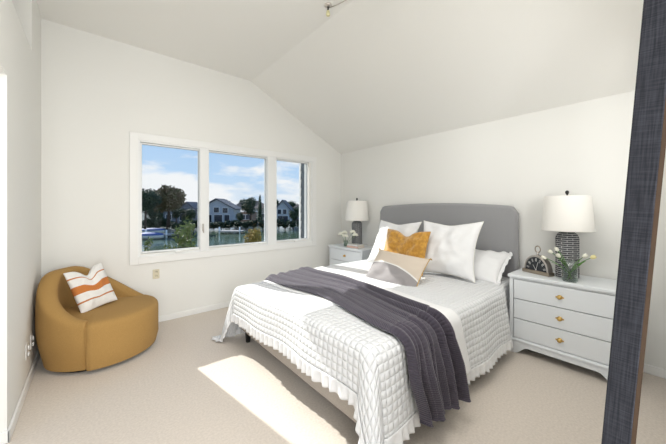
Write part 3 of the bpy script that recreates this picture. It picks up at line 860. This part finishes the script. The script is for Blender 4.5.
def house(px0, px1, D, z0, ze, zr, wm, rm_, label, wins, gable=True, depth=4, turn=0.):
    pc = at((px0 + px1) / 2, D); w = (px1 - px0) / FP * D / 2
    o = thing('house', label, 'house', (pc.x, pc.y, z0), yaw0 + turn)
    m = MB(); h = ze - z0
    m.box(-w, w, 0, depth, 0, h)
    if gable:
        m.add([(-w, 0, h), (w, 0, h), (0, 0, zr - z0), (-w, depth, h), (w, depth, h), (0, depth, zr - z0)], [(0, 1, 2), (3, 5, 4), (0, 2, 5, 3), (1, 4, 5, 2)])
    m.build('wall', wm, o)
    r = MB(); e = .4
    if gable:
        for s in (-1, 1):
            s_ = (zr - ze) / w
            r.add([(s * (w + e), -e, h - e * s_), (0, -e, zr - z0 + .05), (0, depth + e, zr - z0 + .05), (s * (w + e), depth + e, h - e * s_),
                   (s * (w + e), -e, h - e * s_ + .22), (0, -e, zr - z0 + .27), (0, depth + e, zr - z0 + .27), (s * (w + e), depth + e, h - e * s_ + .22)],
                  [(0, 1, 2, 3), (4, 7, 6, 5), (0, 4, 5, 1), (1, 5, 6, 2), (2, 6, 7, 3), (3, 7, 4, 0)])
    else:
        R0, R1 = zr - z0, h
        r.add([(-w - e, -e, R1), (w + e, -e, R1), (w + e, depth + e, R1), (-w - e, depth + e, R1), (-w * .55, depth / 2, R0), (w * .55, depth / 2, R0)],
              [(0, 1, 5, 4), (1, 2, 5), (2, 3, 4, 5), (3, 0, 4), (0, 3, 2, 1)])
    r.build('roof', rm_, o)
    for (u, v, ww, wh) in wins:
        f = MB().box(u * w - ww / 2 - .1, u * w + ww / 2 + .1, -.06, 0, v - .1, v + wh + .1).build('window', 'trim', o)
        MB().box(u * w - ww / 2, u * w + ww / 2, -.09, -.05, v, v + wh).build('pane', 'hwin', f)
    return o
house(199, 234, 58, -1.9, 1.15, 3.0, 'hpale', 'roof', 'pale blue gabled house across the water in the middle pane', [(-.55, 3.2 - 1.0, 1, 1.0), (0, 2.3, 1, 1), (.5, 2.2, 1, 1), (-.5, .3, 1.6, 1.5), (.1, .3, 1.6, 1.5), (.6, .3, 1, 1.5)])
house(232, 252, 66, -1.9, .35, 1.3, 'hbrown', 'hcream', 'low brown house with pale roof between the blue house and the dark palm-like trees', [(-.5, .6, 1, 1), (.1, .6, 1, 1), (.6, .6, 1, 1)], False)
house(234, 264, 92, -1.0, 1.6, 3.6, 'hgrey', 'roofb', 'grey house with brown roof further back in the middle pane', [(-.2, 1.2, 1, 1), (.3, 1.2, 1, 1)], False)
house(275, 290, 58, -1.9, 1.0, 2.7, 'hpale', 'roof', 'pale blue gabled house across the water in the right pane', [(-.4, 2.0, .7, .9), (.3, 2.0, .7, .9), (-.3, .3, 1, 1.3), (.4, .3, 1, 1.3)])
house(255, 270, 76, -1.9, 1.2, 2.5, 'hcream', 'roofb', 'cream house half hidden behind the middle window post', [(.2, .6, .9, 1)], False)
house(178, 196, 62, -1.9, .9, 2.4, 'hgrey', 'roof', 'dark grey house across the water right of the big tree in the left pane', [(-.5, .5, 1.2, 1.4), (.1, .5, 1.2, 1.4), (.5, 2.0, 1, .9)])
house(152, 176, 66, -1.9, .6, 1.8, 'hgrey', 'roof', 'low grey house behind the big tree in the left pane', [(-.4, .5, 1.2, 1.2), (.4, .5, 1.2, 1.2)], False)
house(292, 312, 80, -1.9, .9, 2.3, 'hgrey', 'roofb', 'grey house across the water at the right end of the right pane', [(-.3, .8, 1, 1), (.3, .8, 1, 1)], False)

def leaves(mb, c, r, n_, size):
    c = Vector(c)
    for _ in range(n_):
        d = Vector((random.gauss(0, 1), random.gauss(0, 1), random.gauss(0, 1))).normalized() * (random.random() ** .35)
        p = c + Vector((d.x * r[0], d.y * r[1], d.z * r[2]))
        a = Vector((random.gauss(0, 1), random.gauss(0, 1), random.gauss(0, 1))).normalized(); b = a.orthogonal().normalized(); s = size * random.uniform(.6, 1.3)
        mb.add([p - a * s, p + b * s * .45, p + a * s, p - b * s * .45], [(0, 1, 2, 3)])
def tree(name, label, px, D, ztop, wpx, m, z0=-1.9, n_=900, lobes=6, shape='round', leaf=None):
    n_ = int(n_ * 1.5); p = at(px, D); w = wpx / FP * D / 2; h = ztop - z0
    o = thing(name, label, 'tree', (p.x, p.y, z0))
    f = MB(); leaf = leaf or w * .11
    if shape == 'round':
        for k_ in range(lobes):
            a = random.random() * 6.28; rr = w * .5 * random.random()
            c = (rr * math.cos(a) * 1.1, rr * math.sin(a), h * (.50 + .34 * random.random()))
            q_ = w * random.uniform(.45, .62); leaves(f, c, (q_, q_, min(q_, h * .28)), n_ // lobes, leaf)
            f.blob(c, (q_ * .58, q_ * .58, min(q_, h * .28) * .58), 2, .9)
    elif shape == 'cone':
        for k_ in range(8):
            u = k_ / 8; q_ = w * (1 - u) + .1; leaves(f, (0, 0, h * (.18 + .8 * u)), (q_, q_, h * .09), n_ // 8, leaf)
            f.blob((0, 0, h * (.18 + .76 * u)), (q_ * .6, q_ * .6, h * .09), 1, .4)
    f.build('foliage', m, o)
    MB().tube([(0, 0, 0), (w * .05, 0, h * .4), (0, 0, h * .75)], [w * .09, w * .07, w * .04], 8).build('trunk', 'bark', o)
    return o
tree('tree', 'dark spiky tree at the left edge of the left pane', 145, 44, 4.9, 26, M['leafdark'], n_=1500, lobes=8)
tree('tree', 'big brown-green tree across the water in the left pane', 168, 49, 4.9, 36, M['leafolive'], n_=2600, lobes=11)
tree('tree', 'dark conifer top beside the big brown-green tree', 160, 52, 5.0, 12, M['leafdark'], shape='cone', n_=700)
tree('tree', 'small dark tree right of the big tree in the left pane', 184, 57, 1.2, 12, M['leafdark'], z0=-2.2)
tree('tree', 'broad dark green tree in the middle pane', 250, 54, 3.3, 19, M['leafdark'], n_=1400, lobes=7)
tree('conifer', 'tall thin conifer at the right edge of the middle pane', 260, 59, 4.3, 9, M['leafdark'], shape='cone', n_=700)
tree('tree', 'dark tree right of the house in the right pane', 294, 54, .9, 12, M['leafdark'], n_=900)
for i, (px, zt, wp) in enumerate([(268, 1.5, 10), (300, 2.4, 12), (236, 2.9, 10), (310, 1.6, 12), (284, 3.0, 10), (212, 3.2, 8)]):
    tree('tree', ['small round tree behind the middle window post', 'low tree on the hill in the right pane', 'low tree behind the roofs in the middle pane', 'dark tree at the far right of the right pane', 'tree on the skyline above the right pane house', 'tree behind the roof of the middle pane blue house'][i], px, 88, zt, wp, M['leafdark'], z0=-1.5, n_=500)
def shrub(label, px, D, ztop, wpx, m, z0=ZW, n_=700, leaf=.07, group=None):
    p = at(px, D); w = wpx / FP * D / 2; h = ztop - z0
    o = thing('shrub', label, 'shrub', (p.x, p.y, z0), 0, group)
    f = MB()
    st_ = MB()
    for k_ in range(9):
        a = random.random() * 6.28; rr = w * random.random(); tp = Vector((rr * math.cos(a), rr * math.sin(a), h * random.uniform(.72, 1)))
        st_.tube([(0, 0, 0), tp * .5 + Vector((0, 0, h * .1)), tp], [.03, .02, .006], 5)
        for u in (.55, .7, .85, 1):
            k2 = .5 if D > 15 else .28; leaves(f, tp * u, (w * k2, w * k2, h * (.14 if D > 15 else .08)), n_ // 36, leaf)
    f.build('foliage', m, o); st_.build('stem', 'bark', o)
shrub('leafy yellow-green shrub below the left pane, nearest its left edge', 147, 9.0, .33, 16, M['leafbright'], z0=-2.7, leaf=.075, n_=520)
shrub('leafy yellow-green shrub in the middle of the left pane', 164, 8.5, .20, 12, M['leafbright'], z0=-2.7, leaf=.07, n_=420)
shrub('tall leafy yellow-green shrub at the right of the left pane', 183, 8.5, .93, 32, M['leafbright'], z0=-2.7, leaf=.075, n_=1100)
shrub('golden leafed shrub standing in front of the water in the middle pane', 256, 18, -.2, 17, M['leafgold'], z0=ZW, leaf=.10, n_=3200)
for i, px in enumerate(range(206, 318, 8)):
    shrub('low dark bank shrub at the far water edge', px + random.uniform(-1, 1), 53.5, -1.15 + random.uniform(-.3, .3), 9, M['leafdark'], z0=-2.8, n_=360, leaf=.28, group='low shrubs along the far shore')
for i, px in enumerate(range(140, 204, 9)):
    shrub('low dark bank shrub at the far water edge', px + random.uniform(-1, 1), 50, -.9 + random.uniform(-.5, .5), 11, M['leafdark'], z0=-2.8, n_=360, leaf=.28, group='low shrubs along the far shore')
def dock(px0, px1, D, label):
    pc = at((px0 + px1) / 2, D); w = (px1 - px0) / FP * D / 2
    o = thing('dock', label, 'dock', (pc.x, pc.y, ZW), yaw0)
    MB().box(-w, w, -1.2, 1.2, .25, .42).build('deck', 'dock', o)
    for s in (-1, 1): MB().tube([(s * w * .9, -1.1, -.4), (s * w * .9, -1.1, 1.1)], .12, 8).build('post', 'trim', o)
dock(221, 243, 47, 'wooden dock on the water in front of the blue house, middle pane')
dock(150, 172, 41, 'wooden dock on the water in the left pane')
def boat(px, D, w, label, group=None):
    pc = at(px, D); o = thing('boat', label, 'boat', (pc.x, pc.y, ZW), yaw0 + .15)
    def hull(i, j):
        u = i / 14 * 2 - 1; a = PI * j / 8; hw = .9 * (1 - abs(u) ** 3 * (1 if u > 0 else .5)); return Vector((u * w, hw * math.cos(a), .55 - .6 * math.sin(a) * (1 - .4 * abs(u) ** 2)))
    MB().grid(hull, 14, 8, True).build('hull', 'trim', o)
    def cov(i, j):
        u = i / 14 * 2 - 1; a = PI * j / 8; hw = .92 * (1 - abs(u) ** 3 * (1 if u > 0 else .5)); return Vector((u * w, hw * math.cos(a), .55 + .38 * math.sin(a) * (1 - .5 * u * u)))
    MB().grid(cov, 14, 8, True).build('boat_cover', 'bluecover', o)
boat(152, 46, 1.9, 'blue covered boat in the left pane, farther of the two')
boat(149, 38, 1.8, 'blue covered boat in the left pane, nearer of the two')
for i, (px, D, zt, wp) in enumerate([(154, 56, 2.0, 22), (190, 54, 1.2, 16), (200, 70, 2.6, 14), (176, 58, 1.6, 14), (240, 56, .4, 12), (271, 55, 1.2, 10), (297, 62, 1.9, 12), (304, 57, 1.0, 10), (226, 100, 4.2, 12), (290, 100, 4.6, 16), (276, 105, 4.4, 12), (245, 104, 4.4, 14)]):
    tree('tree', ['wide dark tree between the two big trees of the left pane', 'dark tree at the water edge near the right of the left pane', 'distant tree behind the first window post', 'dark tree under the big brown-green tree', 'small dark tree by the low brown house', 'dark tree beside the second window post on the bank', 'tree at the right of the right pane behind the bank', 'small tree by the water at the right of the right pane', 'skyline tree above the blue house', 'skyline tree above the right pane, the wider one', 'skyline tree above the right pane, the narrower one', 'skyline tree above the middle pane roofs'][i], px, D, zt, wp, M['leafdark'], z0=-2.2, n_=700)
# neighbouring wing of the house just outside the right pane: grey lap siding with white corner board
wg = thing('siding_wall', 'grey lap-sided wall just outside the right end of the window', 'wall')
m = MB()
for i in range(22):
    z = .2 + i * .16; m.add([(3.10, 4.30, z), (3.10, 4.655, z), (3.085, 4.655, z), (3.085, 4.30, z), (3.10, 4.30, z + .16), (3.10, 4.655, z + .16), (3.10, 4.655, z + .16), (3.10, 4.30, z + .16)],
                            [(0, 1, 2, 3), (3, 2, 5, 4), (0, 4, 5, 1), (0, 3, 4), (1, 5, 2)])
m.box(3.10, 3.3, 4.30, 4.655, .2, 3.72)
m.build('siding', 'siding', wg)
tag(MB().box(3.07, 3.115, 4.655, 4.69, .2, 3.72).build('corner_board', 'trim', wg), 'white corner board')

# ------------------------------------------------------------------ light
def area(name, loc, rot, sx, sy, power, col):
    l = bpy.data.lights.new(name, 'AREA'); l.shape = 'RECTANGLE'; l.size = sx; l.size_y = sy; l.energy = power; l.color = col
    o = bpy.data.objects.new(name, l); C.objects.link(o); o.location = loc; o.rotation_euler = rot; return o
area('bay_fill', (XF + .03, 1.3, 1.45), (0, math.radians(-90), 0), 1.9, 2.0, 2.5, (1, .99, .97))  # weak fill light added at the unseen bay window
area('front_fill', (2.3, -.01, 1.85), (math.radians(90), 0, 0), 1.9, 1.1, 5, (1, .99, .97))  # fill light added to brighten the bed side, out of view
area('ceiling_fill', (1.05, .85, 3.27), (0, 0, 0), 1.3, 1.3, 26, (1, .985, .96))  # soft overhead fill added to even out the room, out of view
area('hall_fill', (-.05, YR + .04, 1.5), (math.radians(90), 0, 0), 1.8, 2.1, 70, (1, .99, .97))  # main fill light added behind the camera
s = bpy.data.lights.new('sun', 'SUN'); s.energy = 4.6; s.angle = math.radians(.6); s.color = (1, .97, .92)
so = bpy.data.objects.new('sun', s); C.objects.link(so)
so.rotation_euler = Vector((.172, -1, -.622)).to_track_quat('-Z', 'Y').to_euler()
# sky with soft clouds
w = bpy.data.worlds.new('World'); sc.world = w; w.use_nodes = True; nt = w.node_tree
bg = nt.nodes['Background']
tc = nt.nodes.new('ShaderNodeTexCoord'); sp = nt.nodes.new('ShaderNodeSeparateXYZ'); nt.links.new(tc.outputs['Generated'], sp.inputs[0])
cr = nt.nodes.new('ShaderNodeValToRGB'); nt.links.new(sp.outputs[2], cr.inputs[0])
el = cr.color_ramp.elements
el[0].position = 0; el[0].color = (.62, .74, .88, 1); el[1].position = 1; el[1].color = (.10, .25, .62, 1)
e1 = el.new(.10); e1.color = (.52, .71, .94, 1); e2 = el.new(.30); e2.color = (.36, .58, .90, 1)
mp = nt.nodes.new('ShaderNodeMapping'); mp.inputs['Location'].default_value = (1.3, 1, .1); mp.inputs['Scale'].default_value = (1, 1, 3.2); nt.links.new(tc.outputs['Generated'], mp.inputs[0])
nz = nt.nodes.new('ShaderNodeTexNoise'); nz.inputs['Scale'].default_value = 3.6; nz.inputs['Detail'].default_value = 8; nz.inputs['Roughness'].default_value = .55
nt.links.new(mp.outputs[0], nz.inputs['Vector'])
mr_ = nt.nodes.new('ShaderNodeMapRange'); mr_.inputs[1].default_value = .53; mr_.inputs[2].default_value = .63; bias = math_node(nt, 'MULTIPLY', math_node(nt, 'SUBTRACT', .17, math_node(nt, 'ABSOLUTE', math_node(nt, 'SUBTRACT', sp.outputs[2], .07))), .55)
nt.links.new(math_node(nt, 'ADD', nz.outputs['Fac'], bias), mr_.inputs[0])
mx = nt.nodes.new('ShaderNodeMix'); mx.data_type = 'RGBA'; nt.links.new(mr_.outputs[0], mx.inputs['Factor']); nt.links.new(cr.outputs[0], mx.inputs['A']); mx.inputs['B'].default_value = (.93, .94, .96, 1)
nt.links.new(mx.outputs['Result'], bg.inputs[0]); bg.inputs[1].default_value = .72

# ------------------------------------------------------------------ camera
cd = bpy.data.cameras.new('camera'); cam = bpy.data.objects.new('camera', cd); C.objects.link(cam)
cd.sensor_width = 36; cd.lens = 286.8 / 666 * 36; cd.shift_y = -(222 - 207.4) / 666; cd.clip_start = .02; cd.clip_end = 800
cam.location = (0, 0, CH); cam.rotation_euler = (PI / 2, 0, math.radians(50.02 - 90))
sc.camera = cam
sc.view_settings.view_transform = 'Standard'; sc.view_settings.look = 'None'; sc.view_settings.gamma = 1; sc.view_settings.use_curve_mapping = False
sc.view_settings.exposure = 0.47
